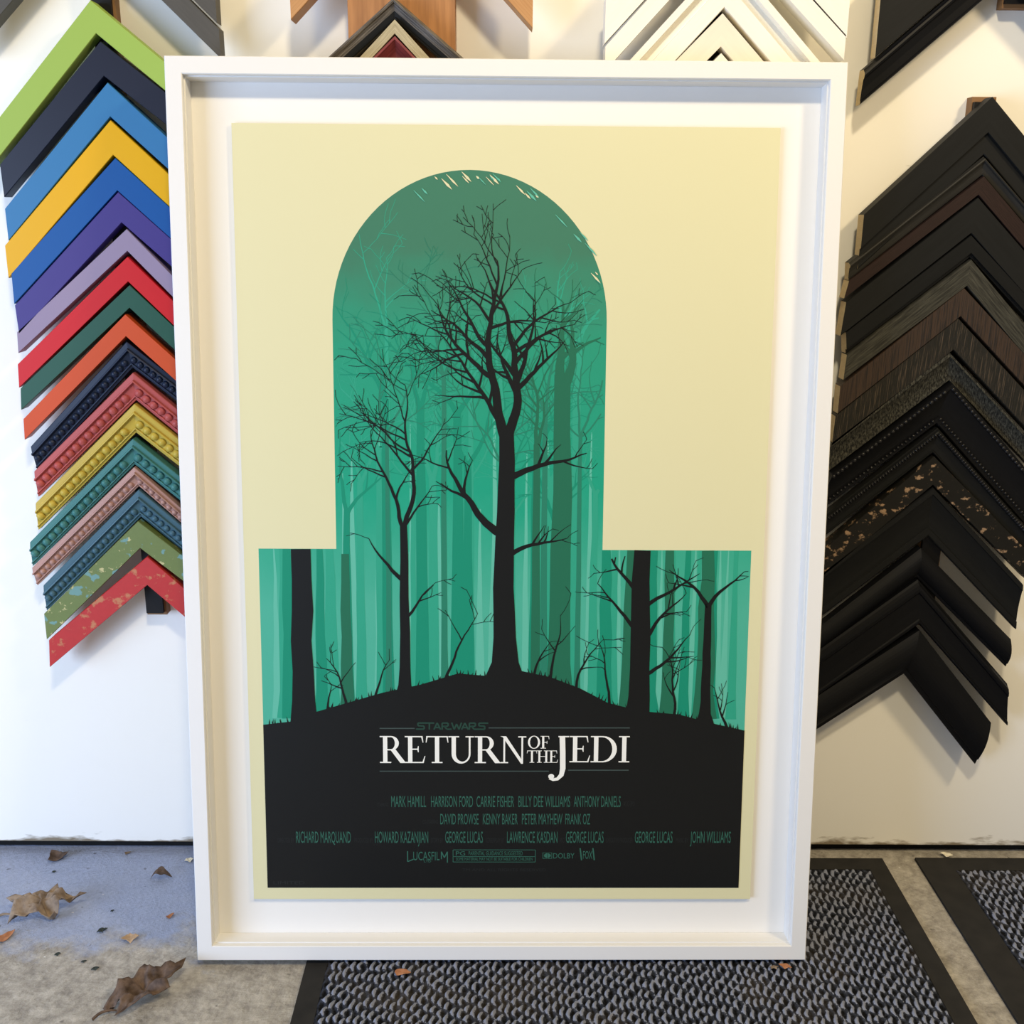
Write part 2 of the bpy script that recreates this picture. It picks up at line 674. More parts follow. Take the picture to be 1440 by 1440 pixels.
PI = math.pi
SH = 0.045
GL = {
    'R': (0.93, [bx(.12, .28, 0, 1), bx(.0, .42, 0, SH), bx(.0, .2, 1 - SH, 1), bx(.28, .42, 1 - SH, 1), bx(.28, .44, .47, .515)]
          + strip(arc(.42, .735, .29, .265, PI / 2, -PI / 2), arc(.42, .735, .14, .22, PI / 2, -PI / 2)) + [[(.40, .48), (.57, .52), (.94, .04), (1.0, 0), (.76, 0)]]),
    'E': (0.78, [bx(.12, .28, 0, 1), bx(0, .64, 1 - SH, 1), [(.60, 1), (.66, 1), (.69, .76), (.665, .76)], bx(.28, .5, .49, .535), [(.49, .40), (.515, .40), (.515, .63), (.49, .63), (.46, .51)],
               bx(0, .70, 0, SH), [(.64, 0), (.70, 0), (.76, .26), (.735, .26)]]),
    'T': (0.84, [bx(.34, .50, 0, 1), bx(.02, .82, 1 - SH, 1), [(.02, 1), (.08, 1), (.025, .76), (0, .76)], [(.82, 1), (.76, 1), (.815, .76), (.84, .76)], bx(.22, .62, 0, SH)]),
    'U': (0.98, [bx(.12, .28, .34, 1), bx(.76, .825, .34, 1), bx(0, .4, 1 - SH, 1), bx(.64, .95, 1 - SH, 1)]
          + strip(arc(.4725, .34, .3525, .36, PI, 2 * PI), arc(.52, .34, .24, .285, PI, 2 * PI))),
    'N': (1.02, [bx(.14, .205, 0, 1), bx(.81, .875, 0, 1), [(.02, 1), (.24, 1), (.875, .06), (.875, -.02), (.80, -.02), (.12, .96)], bx(.03, .32, 0, SH), bx(.69, .99, 1 - SH, 1)]),
    'O': (1.0, strip(arc(.49, .5, .47, .52, 0, 2 * PI, 28), arc(.49, .5, .31, .47, 0, 2 * PI, 28))),
    'F': (0.70, [bx(.12, .28, 0, 1), bx(0, .62, 1 - SH, 1), [(.58, 1), (.64, 1), (.67, .74), (.645, .74)], bx(.28, .5, .47, .515), [(.49, .38), (.515, .38), (.515, .61), (.49, .61), (.46, .49)], bx(0, .42, 0, SH)]),
    'H': (1.0, [bx(.12, .28, 0, 1), bx(.70, .86, 0, 1), bx(.28, .7, .49, .535), bx(0, .40, 0, SH), bx(0, .40, 1 - SH, 1), bx(.58, .98, 0, SH), bx(.58, .98, 1 - SH, 1)]),
    'D': (1.02, [bx(.12, .28, 0, 1), bx(0, .46, 0, SH), bx(0, .46, 1 - SH, 1)] + strip(arc(.45, .5, .52, .5, PI / 2, -PI / 2), arc(.42, .5, .38, .455, PI / 2, -PI / 2))),
    'I': (0.44, [bx(.14, .30, 0, 1), bx(.02, .42, 0, SH), bx(.02, .42, 1 - SH, 1)]),
}


def serif(text, x0, x1, ytop, ybase, k, layer):
    """set a word in roman capitals between two drafting positions"""
    a, c = pp(x0, ybase), pp(x1, ybase)
    hgt = pp(x0, ytop)[1] - a[1]
    tot = sum(GL[ch][0] for ch in text)
    sx = (c[0] - a[0]) / tot
    u = a[0]
    n = 0
    for ch in text:
        wdt, polys = GL[ch]
        for q in polys:
            poly([(u + x * sx, a[1] + y * hgt) for x, y in q], k, layer + 0.02 * (n % 40))
            n += 1
        u += wdt * sx


serif('RETURN', 534, 741, 1036, 1074, K_WHITE, 24)
serif('OF', 742, 773, 1036, 1053.5, K_WHITE, 24)
serif('THE', 741, 785, 1056.5, 1073.5, K_WHITE, 24)
serif('EDI', 801, 886, 1036, 1073, K_WHITE, 24)
# the J drops below the line and hooks left
jc = [(791, 1036), (791.5, 1060), (791.5, 1082), (789.5, 1091), (784, 1096.5), (778, 1097.5), (773.5, 1094.5)]
ribbon([pp(*p) for p in jc], [pp(796, 1040)[0] - pp(788.2, 1040)[0]] * 3 + [5.6, 4.0, 3.6, 5.2], K_WHITE, 24.9)
poly([pp(785.5, 1037.8), pp(800.5, 1037.8), pp(800.5, 1036), pp(785.5, 1036)], K_WHITE, 25)
ball = pp(775.3, 1093.0)
poly([(ball[0] + 3.6 * math.cos(a), ball[1] + 3.2 * math.sin(a)) for a in [2 * PI * i / 14 for i in range(14)]], K_WHITE, 25.1)
for (xa, xb, y) in ((533.5, 583, 1025.3), (687, 886, 1024.6), (533.5, 772, 1085.6), (799, 884.5, 1084.2)):
    p, q = pp(xa, y), pp(xb, y)
    ribbon([p, q], [1.35, 1.35], K_RULE, 23)


def strokes(lines, x0, x1, ytop, ybase, wid, k, layer, wtot):
    a, c = pp(x0, ybase), pp(x1, ybase)
    hgt = pp(x0, ytop)[1] - a[1]
    sx = (c[0] - a[0]) / wtot
    for n, ln in enumerate(lines):
        pts = [(a[0] + x * sx, a[1] + y * hgt) for x, y in ln]
        for i in range(len(pts) - 1):
            ribbon([pts[i], pts[i + 1]], [wid, wid], k, layer + 0.02 * (n * 3 + i))


sw, ox = [], 0.0
Sg = [[(1, .93), (.12, .93), (.12, .55), (.82, .5), (.82, .07), (-.1, .07)]]
Tg = [[(-.2, .93), (.9, .93)], [(.35, .93), (.35, 0)]]
Ag = [[(0, 0), (.38, .95), (.76, 0)], [(.15, .3), (.6, .3)]]
Rg = [[(.08, 0), (.08, .93), (.75, .93), (.75, .5), (.1, .45)], [(.35, .45), (.6, .07), (1.15, .07)]]
Wg = [[(0, 1), (.28, .04), (.55, .8), (.82, .04), (1.1, 1)]]
for g, wd in ((Sg, 1.05), (Tg, .85), (Ag, .85), (Rg, 1.15), (Wg, 1.1), (Ag, .8), (Rg, .95), ([[(1.25, .93), (.2, .93), (.2, .55), (.85, .5), (.85, .07), (.0, .07)]], 1.2)):
    for ln in g:
        sw.append([(x + ox, y) for x, y in ln])
    ox += wd
strokes(sw, 586, 686, 1017, 1027, 1.9, K_LOGO, 23.2, ox)


def text(s_, x0, x1, ytop, ybase, k, layer):
    """plain capitals fitted between two drafting positions"""
    cu = bpy.data.curves.new('lettering', 'FONT')
    cu.body = s_
    cu.size = 1.0
    cu.resolution_u = 3
    ob = bpy.data.objects.new('lettering', cu)
    COL.objects.link(ob)
    bpy.context.view_layer.update()
    me = ob.evaluated_get(bpy.context.evaluated_depsgraph_get()).to_mesh()
    xs = [v.co.x for v in me.vertices]
    ys = [v.co.y for v in me.vertices]
    xa, xb, yb = min(xs), max(xs), max(ys)
    a, c = pp(x0, ybase), pp(x1, ybase)
    hgt = pp(x0, ytop)[1] - a[1]
    b0 = len(PV)
    for v in me.vertices:
        PV.append(((a[0] + (v.co.x - xa) / (xb - xa) * (c[0] - a[0])) * .001 - .305, -0.00003 * layer, (a[1] + v.co.y / yb * hgt) * .001))
    for p in me.polygons:
        PF.append(tuple(b0 + i for i in p.vertices))
        PM.append(k)
    ob.to_mesh_clear()
    bpy.data.objects.remove(ob)
    bpy.data.curves.remove(cu)


for (s_, x0, x1) in (('MARK HAMILL', 550, 599), ('HARRISON FORD', 606, 665), ('CARRIE FISHER', 670, 723), ('BILLY DEE WILLIAMS', 729, 802), ('ANTHONY DANIELS', 807, 873)):
    text(s_, x0, x1, 1120.5, 1136, K_TEXT, 23)
text('STARRING', 530, 546, 1130, 1135.5, K_DIM, 23)
text('AS C-3PO', 877, 893, 1128, 1135, K_DIM, 23)
for (s_, x0, x1) in (('DAVID PROWSE', 619, 673), ('KENNY BAKER', 679, 728), ('PETER MAYHEW', 734, 791), ('FRANK OZ', 795, 830)):
    text(s_, x0, x1, 1145.5, 1160.5, K_TEXT, 23)
text('CO-STARRING', 594, 616, 1154, 1160, K_DIM, 23)
for (s_, x0, x1) in (('RICHARD MARQUAND', 416, 493), ('HOWARD KAZANJIAN', 527, 602), ('GEORGE LUCAS', 626, 679), ('LAWRENCE KASDAN', 713, 784), ('GEORGE LUCAS', 796, 849), ('GEORGE LUCAS', 893, 946), ('JOHN WILLIAMS', 971, 1028)):
    text(s_, x0, x1, 1170.5, 1186.5, K_TEXT, 23)
for (s_, x0, x1) in (('DIRECTED BY', 390, 413), ('PRODUCED BY', 498, 524), ('STORY BY', 606, 623), ('SCREENPLAY BY', 683, 709), ('AND', 787, 794), ('EXECUTIVE PRODUCER', 853, 890), ('MUSIC BY', 951, 968)):
    text(s_, x0, x1, 1179.5, 1186, K_DIM, 23)
# company marks
text('UCASFIL', 581, 618, 1199, 1211, K_TEXT, 23)
strokes([[(0, 1.05), (0, 0), (.9, .25)], [(5.1, .25), (5.1, 1), (5.55, .4), (6, 1), (6, -.1)]], 573, 629, 1199, 1213, 1.3, K_TEXT, 23.4, 6)
text('LTD', 596, 606, 1210.8, 1214, K_TEXT, 23)
p0, p1 = pp(637, 1213.5), pp(753, 1196.5)
for (a_, c_) in (((p0[0], p0[1]), (p1[0], p0[1])), ((p0[0], p1[1]), (p1[0], p1[1])), ((p0[0], p0[1]), (p0[0], p1[1])), ((p1[0], p0[1]), (p1[0], p1[1])), ((p0[0], (p0[1] + p1[1]) / 2 - .8), (p1[0], (p0[1] + p1[1]) / 2 - .8))):
    ribbon([a_, c_], [.7, .7], K_TEXT, 23.1)
q0, q1 = pp(639, 1205), pp(656, 1197.5)
text('PG', 641, 654, 1198.5, 1204.3, K_TEXT, 23.4)
text('PARENTAL GUIDANCE SUGGESTED', 659, 735, 1198.5, 1204, K_TEXT, 23.2)
text('SOME MATERIAL MAY NOT BE SUITABLE FOR CHILDREN', 641, 749, 1207, 1211.5, K_TEXT, 23.2)
for xx in (763.5, 770.5):
    p0, p1 = pp(xx, 1208.5), pp(xx + 5.6, 1200.5)
    ribbon([(p0[0], p0[1]), (p1[0], p0[1]), (p1[0], p1[1]), (p0[0], p1[1]), (p0[0], p0[1])], [.8] * 5, K_TEXT, 23.1)
    cx_ = p1[0] if xx < 767 else p0[0]
    sg = -1 if xx < 767 else 1
    poly([(cx_ + sg * 3.6 * math.cos(a), (p0[1] + p1[1]) / 2 + 2.8 * math.sin(a)) for a in [-PI / 2 + PI * i / 8 for i in range(9)]], K_TEXT, 23.3)
text('DOLBY', 778, 808, 1201, 1208.5, K_TEXT, 23)
ribbon([pp(816, 1194), pp(818, 1211)], [1.6, 1.6], K_TEXT, 23)
ribbon([pp(834, 1194), pp(836, 1211)], [1.6, 1.6], K_TEXT, 23)
text('FOX', 820, 833, 1198, 1209, K_TEXT, 23.2)
text('TM AND ALL RIGHTS RESERVED', 650, 768, 1222.5, 1226.5, K_DIM, 23)
text('LIMITED', 384, 428, 1240.5, 1245, K_DIM, 23)

po = mesh_obj('poster', PV, PF, INK, root, (PX0, 0.0232, PZ0), PM)
po['label'] = 'cream sheet printed with a teal wood over black and white title lettering'


# ------------------------------------------------------------------ corner samples on the wall
RAW = newmat('raw_wood_end', rgb(220, 200, 160), 0.75, 0.2)
tt = NT(RAW)
tt.color(tt.mix(tt.noise(tt.coord('Object', (1, 1, 6)), 60, 4), rgb(206, 182, 140), rgb(230, 212, 174)))


def prof_flat(T, bev=0.02):
    return [(0, 0), (0, T * .96), (bev, T), (1 - bev, T), (1, T * .96), (1, 0)]


def prof_bead(T):
    return [(0, 0), (0, T * .74), (.03, T * .78), (.24, T * .80), (.27, T * .93), (.33, T * .96), (.37, T * .82), (.40, T * .72),
            (.80, T * .62), (.83, T * .70), (.88, T * .70), (.90, T * .60), (1, T * .56), (1, 0)]


def prof_scoop(T):
    p = [(0, 0), (0, T * .9), (.02, T), (.13, T), (.15, T * .93)]
    for i in range(1, 9):
        f = i / 9
        p.append((.15 + .65 * f, T * (.93 - .42 * math.sin(f * PI / 2))))
    return p + [(.82, T * .48), (.84, T * .56), (.97, T * .56), (1, T * .5), (1, 0)]


def prof_ridge(T):
    return [(0, 0), (0, T * .72), (.05, T * .80), (.10, T * .96), (.18, T), (.26, T * .96), (.30, T * .84), (.60, T * .74), (.88, T * .70), (.91, T * .78), (.97, T * .76), (1, T * .68), (1, 0)]


def prof_step(T, at=.68, low=.72):
    return [(0, 0), (0, T * .97), (.015, T), (at - .01, T), (at, T * .97), (at + .005, T * low), (.98, T * low), (1, T * low * .96), (1, 0)]


def prof_round(T):
    p = [(0, 0)]
    for i in range(0, 11):
        f = i / 10
        p.append((f * .86, T * (.55 + .45 * math.sin(.25 + f * 2.6))))
    return p + [(.88, T * .58), (.99, T * .52), (1, T * .48), (1, 0)]


def prof_cove(T):
    p = [(0, 0), (0, T * .97), (.01, T), (.20, T), (.215, T * .97)]
    p += [(.23, T * .62), (.50, T * .66), (.52, T * .80), (.98, T * .80), (1, T * .76), (1, 0)]
    return p


def rail(parent, secs, m2, prof, T, mats, side, beads, split=None):
    """one mitred length of sample: profile slid along from the cut end to the mitre"""
    (x0, z0), (x1, z1) = secs
    if side > 0:
        (x0, z0), (x1, z1) = (x1, z1), (x0, z0)          # always left to right
    L = math.hypot(x1 - x0, z1 - z0)
    Wd = abs(m2[1])
    vs, uv = [], []
    n = len(prof)
    for (x, z, u) in ((x0, z0, 0.0), (x1, z1, L)):
        for s_, t_ in prof:
            vs.append((x + s_ * m2[0], -t_, z + s_ * m2[1]))
            uv.append((u if side < 0 else L - u, s_ * Wd))
    fs, mi = [], []
    for i in range(n):
        j = (i + 1) % n
        fs.append((i, j, n + j, n + i))
        mi.append(2 if split and prof[i][0] >= split[0] and prof[j][0] >= split[0] and prof[i][1] * prof[j][1] > 0 else 0)
    fs.append(tuple(range(n - 1, -1, -1)))
    mi.append(1 if side < 0 else 0)
    fs.append(tuple(range(n, 2 * n)))
    mi.append(1 if side > 0 else 0)
    if split:
        mats = list(mats) + [split[1]]
    o = mesh_obj('rail', vs, fs, mats, parent, (0, 0, 0), mi, uv)
    if beads:
        for (s_, tb, pitch, rad, sq, bm) in beads:
            bv, bf = [], []
            cnt = int((L - pitch * .6) / pitch)
            dx, dz = (x1 - x0) / L, (z1 - z0) / L
            nx, nz = -dz, dx
            for k in range(cnt):
                d = pitch * (k + .6)
                cx, cz = x0 + dx * d + s_ * m2[0], z0 + dz * d + s_ * m2[1]
                b0 = len(bv)
                R_, C_ = 5, 10
                for r in range(R_ + 1):
                    ph = PI / 2 * r / R_
                    for c in range(C_):
                        th = 2 * PI * c / C_
                        a, bb = rad * sq * math.cos(ph) * math.cos(th), rad * math.cos(ph) * math.sin(th)
                        bv.append((cx + dx * a + nx * bb, -tb - rad * 0.95 * math.sin(ph), cz + dz * a + nz * bb))
                for r in range(R_):
                    for c in range(C_):
                        q = (c + 1) % C_
                        bf.append((b0 + r * C_ + c, b0 + r * C_ + q, b0 + (r + 1) * C_ + q, b0 + (r + 1) * C_ + c))
            mesh_obj('beading', bv, bf, bm, o, (0, 0, 0), None, None, True)
    return o


def sample(label, group, A, I, xl, xr, tl, tr, back, prof, mat, end=None, beads=None, cat='frame sample', split=None):
    """a mitred corner of picture frame: two rails meeting at the apex A (outer) / I (inner)"""
    root = empty('frame_corner_sample', (A[0], back, A[1]), label, cat, group)
    m2 = (I[0] - A[0], I[1] - A[1])
    T = max(t for s_, t in prof)
    end = end or mat
    rail(root, ((xl - A[0], -tl * (A[0] - xl)), (0, 0)), m2, prof, T, [mat, end], -1, beads, split)
    rail(root, ((xr - A[0], -tr * (xr - A[0])), (0, 0)), m2, prof, T, [mat, end], 1, beads, split)
    return root


def from_px(a, l, r, i, y, xl=None, xr=None):
    A, L_, R_, I_ = un(*a, y), un(*l, y), un(*r, y), un(*i, y)
    tl = (A.y - L_.y) / (A.x - L_.x)
    tr = (A.y - R_.y) / (R_.x - A.x)
    return A, I_, (L_.x if xl is None else xl), (R_.x if xr is None else xr), tl, tr


# --- left column
GL_ = 'coloured corner samples in the left column'
C = {k: rgb(*v, .72) for k, v in dict(
    lime=(176, 208, 98), navy=(36, 40, 58), sky=(64, 136, 194), yellow=(255, 194, 0), blue=(22, 96, 176), purple=(78, 66, 148),
    lavender=(170, 154, 184), red=(228, 34, 38), green=(42, 96, 76), orange=(232, 92, 40), dnavy=(34, 46, 70), coral=(206, 100, 96),
    lemon=(222, 194, 82), teal=(78, 142, 138), pink=(206, 160, 146), slate=(80, 118, 134), olive=(130, 148, 78), worn=(224, 52, 50)).items()}


def bead_set(T, s_, rad, bm, pitch=.0105, sq=.86, tf=.66):
    return [(s_, T * tf - .0006, pitch, rad, sq, bm)]


LEFT = [
    # label, apex, left end, right pt, inner apex, profile, colour key
    ('lime green flat corner sample, topmost of the left column', (127, 0), (-26, 197), (228, 84), (135, 47), 'flat', 'lime'),
    ('dark navy flat corner sample just below the lime green one', (141, 58), (0, 231), (229, 127), (146, 107), 'flat', 'navy'),
    ('sky blue flat corner sample between dark navy and yellow', (151, 116), (7, 293), (231, 189), (155, 164), 'flat', 'sky'),
    ('bright golden yellow flat corner sample under the sky blue one', (155, 169), (7, 345), (233, 241), (159, 218), 'flat', 'yellow'),
    ('royal blue flat corner sample under the golden yellow one', (162, 222), (16, 384), (235, 288), (165, 268), 'flat', 'blue'),
    ('purple flat corner sample between royal blue and pale lavender', (166, 270), (21, 429), (237, 333), (171, 313), 'flat', 'purple'),
    ('pale lavender flat corner sample under the purple one', (178, 322), (24, 467), (239, 384), (179, 353), 'flat', 'lavender'),
    ('bright red smooth flat corner sample under the lavender one', (179, 361), (25, 512), (240, 420), (180, 396), 'flat', 'red'),
    ('dark green flat corner sample between bright red and orange', (182, 401), (29, 546), (242, 457), (182, 433), 'flat', 'green'),
    ('orange flat corner sample above the beaded navy one', (176, 442), (33, 589), (243, 502), (177, 473), 'flat', 'orange'),
    ('navy corner sample with carved beading, under the orange one', (176, 481), (41, 629), (244, 533), (183, 518), 'bead', 'dnavy'),
    ('coral pink corner sample with large round beading', (185, 525), (46, 664), (247, 576), (188, 564), 'bead', 'coral'),
    ('lemon yellow corner sample with round beading', (187, 569), (48, 709), (248, 617), (188, 610), 'bead', 'lemon'),
    ('teal green corner sample with round beading, under the lemon yellow one', (185, 618), (40, 764), (250, 670), (186, 655), 'bead', 'teal'),
    ('narrow pearly pale pink corner sample with beading', (187, 658), (43, 800), (252, 715), (192, 686), 'bead', 'pink'),
    ('slate blue beaded corner sample between pale pink and olive', (193, 690), (59, 825), (253, 740), (195, 729), 'bead', 'slate'),
    ('olive green corner sample splashed with pale blue paint', (194, 733), (62, 863), (254, 779), (197, 771), 'flat', 'olive'),
    ('worn red corner sample showing bare wood, lowest in the left column', (207, 783), (69, 900), (256, 825), (207, 823), 'flat', 'worn'),
]
for k, (lab, a, l, r, i, pf, ck) in enumerate(LEFT):
    A, I_, xl, xr, tl, tr = from_px(a, l, r, i, -0.03)
    xr = A.x + 0.132
    T = 0.021
    beads = None
    if ck == 'olive':
        m = distressed('olive_paint', C['olive'], rgb(196, 186, 130), rgb(108, 150, 144), .585, .605, 60, blob=48, blo=.585)
    elif ck == 'worn':
        m = distressed('worn_red_paint', C['worn'], rgb(190, 122, 82), WH, .545, .60, 42)
    else:
        m = painted(ck + '_paint', C[ck], 0.40 if ck not in ('lime', 'lavender') else .5, .01 if pf == 'flat' else .06)
        if ck in ('navy', 'dnavy', 'green'):
            m.node_tree.nodes['Principled BSDF'].inputs['Specular IOR Level'].default_value = .25
    if pf == 'bead':
        prof = prof_bead(T)
        wd = abs(I_.y - A.y)
        big = ck in ('coral', 'lemon', 'teal')
        beads = bead_set(T, .60, .0059 if big else (.0043 if ck == 'pink' else .0049), m, .0114 if big else .0094, .94)
        if ck in ('pink',):
            m.node_tree.nodes['Principled BSDF'].inputs['Roughness'].default_value = .3
    else:
        prof = prof_flat(T)
    sample(lab, GL_, A, I_, xl, xr, tl, tr, -.009, prof, m, RAW if k > 9 else None, beads)

# --- right column
GR = 'dark corner samples in the right column'
BLK = painted('matte_black_paint', rgb(23, 24, 24), .6, .15)
BLK2 = painted('soft_black_paint', rgb(21, 22, 22), .5, .15)
INKY = painted('blue_black_paint', rgb(11, 12, 15), .5, .15)
CHARC = painted('charcoal_paint', rgb(44, 43, 40), .55, .2)
for m_ in (BLK, BLK2, INKY, CHARC):
    m_.node_tree.nodes['Principled BSDF'].inputs['Specular IOR Level'].default_value = .2
MAROON = streaked('dark_maroon_stain', rgb(30, 19, 17), rgb(46, 30, 26), .35, .7)
OLIVE = streaked('weathered_grey_stain', rgb(36, 36, 32), rgb(80, 79, 70), .40, .75, (10, 120, 1))
BROWN = streaked('crackled_brown_stain', rgb(56, 40, 28), rgb(15, 11, 9), .46, .62, (150, 7, 1), .55, .9)
COMB = streaked('combed_dark_stain', rgb(32, 31, 27), rgb(86, 74, 62), .52, .66, (190, 9, 1), .55, .9)
BRUSH = streaked('brushed_grey_black', rgb(24, 24, 22), rgb(104, 103, 92), .42, .80, (150, 70, 1), .55, .7)
WORN = distressed('worn_black_paint', rgb(24, 23, 20), rgb(150, 124, 98), WH, .55, .60, 55)
TINY = newmat('black_gloss_bead', rgb(30, 30, 32), .25)


def step(at, low):
    return lambda T: prof_step(T, at, low)


RIGHT = [
    ('wide matte black corner sample, topmost of the right column', (1396, 136), (1215, 302), (1440, 190), (1386, 217), step(.62, .80), BLK, None),
    ('slim charcoal-edged corner sample directly inside the topmost wide black one', (1386, 220), (1196, 370), (1440, 283), (1384, 246), prof_ridge, CHARC, None),
    ('slim dark maroon corner sample above the second wide black one', (1384, 248), (1194, 395), (1440, 314), (1376, 274), prof_flat, MAROON, None),
    ('second wide black corner sample, below the slim dark maroon one', (1376, 278), (1190, 425), (1440, 352), (1366, 328), prof_flat, BLK, None),
    ('plain black narrow corner sample above the weathered grey one', (1366, 331), (1183, 473), (1440, 412), (1366, 362), step(.8, .8), BLK2, None),
    ('weathered grey-black corner sample above the crackled brown one', (1366, 365), (1179, 508), (1440, 455), (1360, 402), prof_flat, OLIVE, None),
    ('crackled brown corner sample, the only brown one in the right column', (1356, 405), (1176, 548), (1440, 497), (1351, 445), prof_flat, BROWN, None),
    ('dark corner sample with fine combed ribs under the crackled brown one', (1348, 448), (1172, 588), (1440, 548), (1341, 492), prof_flat, COMB, None),
    ('wide brushed grey-black corner sample in the middle of the right column', (1336, 496), (1166, 625), (1440, 608), (1339, 537), prof_scoop, BRUSH, None),
    ('ornate black corner sample with tiny bead rows', (1340, 539), (1164, 672), (1440, 655), (1321, 598), prof_scoop, INKY, 'tiny'),
    ('black corner sample with reeded outer edge, above the distressed one', (1321, 603), (1160, 728), (1440, 737), (1314, 638), prof_ridge, BLK2, 'reed'),
    ('distressed black corner sample with tan wood wearing through', (1314, 642), (1161, 770), (1440, 770), (1312, 682), prof_flat, WORN, None),
    ('broad black corner sample with scooped face under the distressed one', (1313, 686), (1163, 800), (1440, 823), (1309, 757), prof_scoop, BLK2, None),
    ('black corner sample with rounded profile, third from the bottom at right', (1298, 773), (1160, 880), (1425, 902), (1293, 815), prof_round, INKY, None),
    ('black corner sample with stepped cut end, second from the bottom at right', (1293, 817), (1160, 912), (1419, 964), (1295, 880), prof_ridge, INKY, None),
    ('blue-black tilted corner sample, lowest in the right column', (1296, 889), (1155, 980), (1397, 1020), (1275, 952), prof_round, INKY, None),
]
for k, (lab, a, l, r, i, pf, m, bd) in enumerate(RIGHT):
    A, I_, xl, xr, tl, tr = from_px(a, l, r, i, -0.03)
    if k > 3:
        xl = A.x - .138
    if k < 13:
        xr = A.x + .138
    if k == 12:
        xr = un(1440, 823).x - .001
    T = 0.021
    beads = None
    if bd == 'tiny':
        beads = [(.84, T * .555, .0058, .0022, .8, TINY), (.10, T * .98, .0064, .0024, 1.2, TINY)]
    elif bd == 'reed':
        beads = [(.18, T * .985, .0042, .0028, .5, TINY)]
    sample(lab, GR, A, I_, xl, xr, tl, tr, -.009, pf(T), m, RAW if k < 9 else None, beads)

# --- top right black pair
GT = 'black corner samples at the upper right'
A0x = un(1393, 135).x
p, q, p2 = un(1217, 97), un(1330, 0), un(1211, 147)
tl = (q.y - p.y) / (q.x - p.x)
A = Vector((A0x + .01, p.y + tl * (A0x + .01 - p.x)))
sample('black moulded corner sample with two raised lines and raw wood lower edge', GT, A, A + Vector((p2.x - p.x, p2.y - p.y)), p.x, A.x + .14, tl, tl, -.009, prof_ridge(.021), INKY, RAW)
p3 = un(1232, 83)
A2 = Vector((A.x, A.y + .0028))
W2 = .085
sample('very wide flat black corner sample at the upper right, its raw end showing', GT, Vector((A2.x, A2.y + W2)), A2, p3.x, A2.x + .135, tl, tl, -.009, prof_flat(.017, .008), BLK, RAW)

# --- top left charcoal pair
GC = 'charcoal corner samples at the upper left'
a0, a1 = un(20, 0), un(227, 0)
e = un(301, 73)
tr = (a1.y - e.y) / (e.x - a1.x)
xm = (a0.x + a1.x) / 2
I_ = Vector((xm, a1.y + tr * (a1.x - xm)))
wv = un(308, 36).y - un(310, 78).y
xe = un(309, 60).x
GREY = painted('dark_grey_paint', rgb(82, 80, 76), .55, .1)
sample('dark grey flat corner sample above the lime green one', GC, I_ + Vector((0, wv)), I_, 2 * xm - xe, xe, tr, tr, -.009, prof_flat(.021), GREY)
sample('upper dark grey corner sample, mostly above the picture, nested over the lower grey one', GC, I_ + Vector((0, wv * 2.1)), I_ + Vector((0, wv + .004)), 2 * xm - xe + .002, xe - .002, tr, tr, -.009, prof_flat(.021), GREY)

# --- centre column on a brown board
YC = -0.052
BOARD = streaked('brown_board_wood', rgb(160, 108, 62), rgb(118, 74, 40), .35, .7, (1, 1, 1), .6, .2)
tt = NT(BOARD)
tt.color(tt.ramp(tt.noise(tt.coord('Object', (14, 8, 1.2)), 9, 6), [(.3, rgb(150, 102, 60)), (.7, rgb(186, 132, 82))]))
x0, x1 = un(490, 40, -.02).x, un(640, 40, -.02).x
b = MB()
b.box(x0, x1, -.022, WY, .72, 1.6)
b.obj('hanging_board', BOARD)
tag(bpy.data.objects['hanging_board'], 'wide brown wooden board on the wall behind the weathered dark samples', 'board')
GC2 = 'corner samples on the brown board'
BT = -.0222
a, l, r, i = (553, -6), (462, 77), (651, 80), (554, 26)
A, I_, xl, xr, tl, tr = from_px(a, l, r, i, YC)
WEATH = streaked('weathered_black_wood', rgb(72, 66, 59), rgb(158, 150, 140), .42, .78, (10, 240, 1), .7, .9)
sample('weathered black corner sample with grey driftwood edge on the brown board', GC2, A, I_, A.x - .13, A.x + .13, tl, tr, BT, prof_ridge(.0295), WEATH, split=(.58, BLK))
a, l, r, i = (555, 27), (508, 78), (602, 79), (555, 47)
A, I_, xl, xr, tl, tr = from_px(a, l, r, i, YC)
GOLD = streaked('silver_gilt_wood', rgb(150, 138, 106), rgb(196, 184, 150), .35, .7, (10, 200, 1), .5, .5)
sample('pale silver-gilt wood corner sample inside the weathered black one', GC2, A, I_, A.x - .125, A.x + .125, tl, tr, BT, prof_flat(.0295), GOLD)
a, l, r, i = (555, 50), (527, 78), (583, 79), (555, 88)
A, I_, xl, xr, tl, tr = from_px(a, l, r, i, YC)
RUBY = streaked('dark_red_stain', rgb(112, 40, 42), rgb(148, 66, 66), .35, .7, (10, 160, 1), .5, .5)
sample('dark red corner sample, innermost on the brown board', GC2, A, I_, A.x - .12, A.x + .12, tl, tr, BT, prof_scoop(.0295), RUBY)
P, Q = un(409, 28, YC), un(749, 40, YC)
OAK = streaked('natural_oak', rgb(196, 148, 96), rgb(176, 124, 74), .35, .7, (4, 120, 1), .55, .3)
mx, half = (P.x + Q.x) / 2, (Q.x - P.x) / 2
I_ = Vector((mx, (P.y + Q.y) / 2 + half))
sample('natural pale wood corner sample, only its two leg ends in view', GC2, I_ + Vector((0, .044)), I_, P.x, Q.x, (I_.y - P.y) / half, (I_.y - Q.y) / half, BT, prof_flat(.0295), OAK)

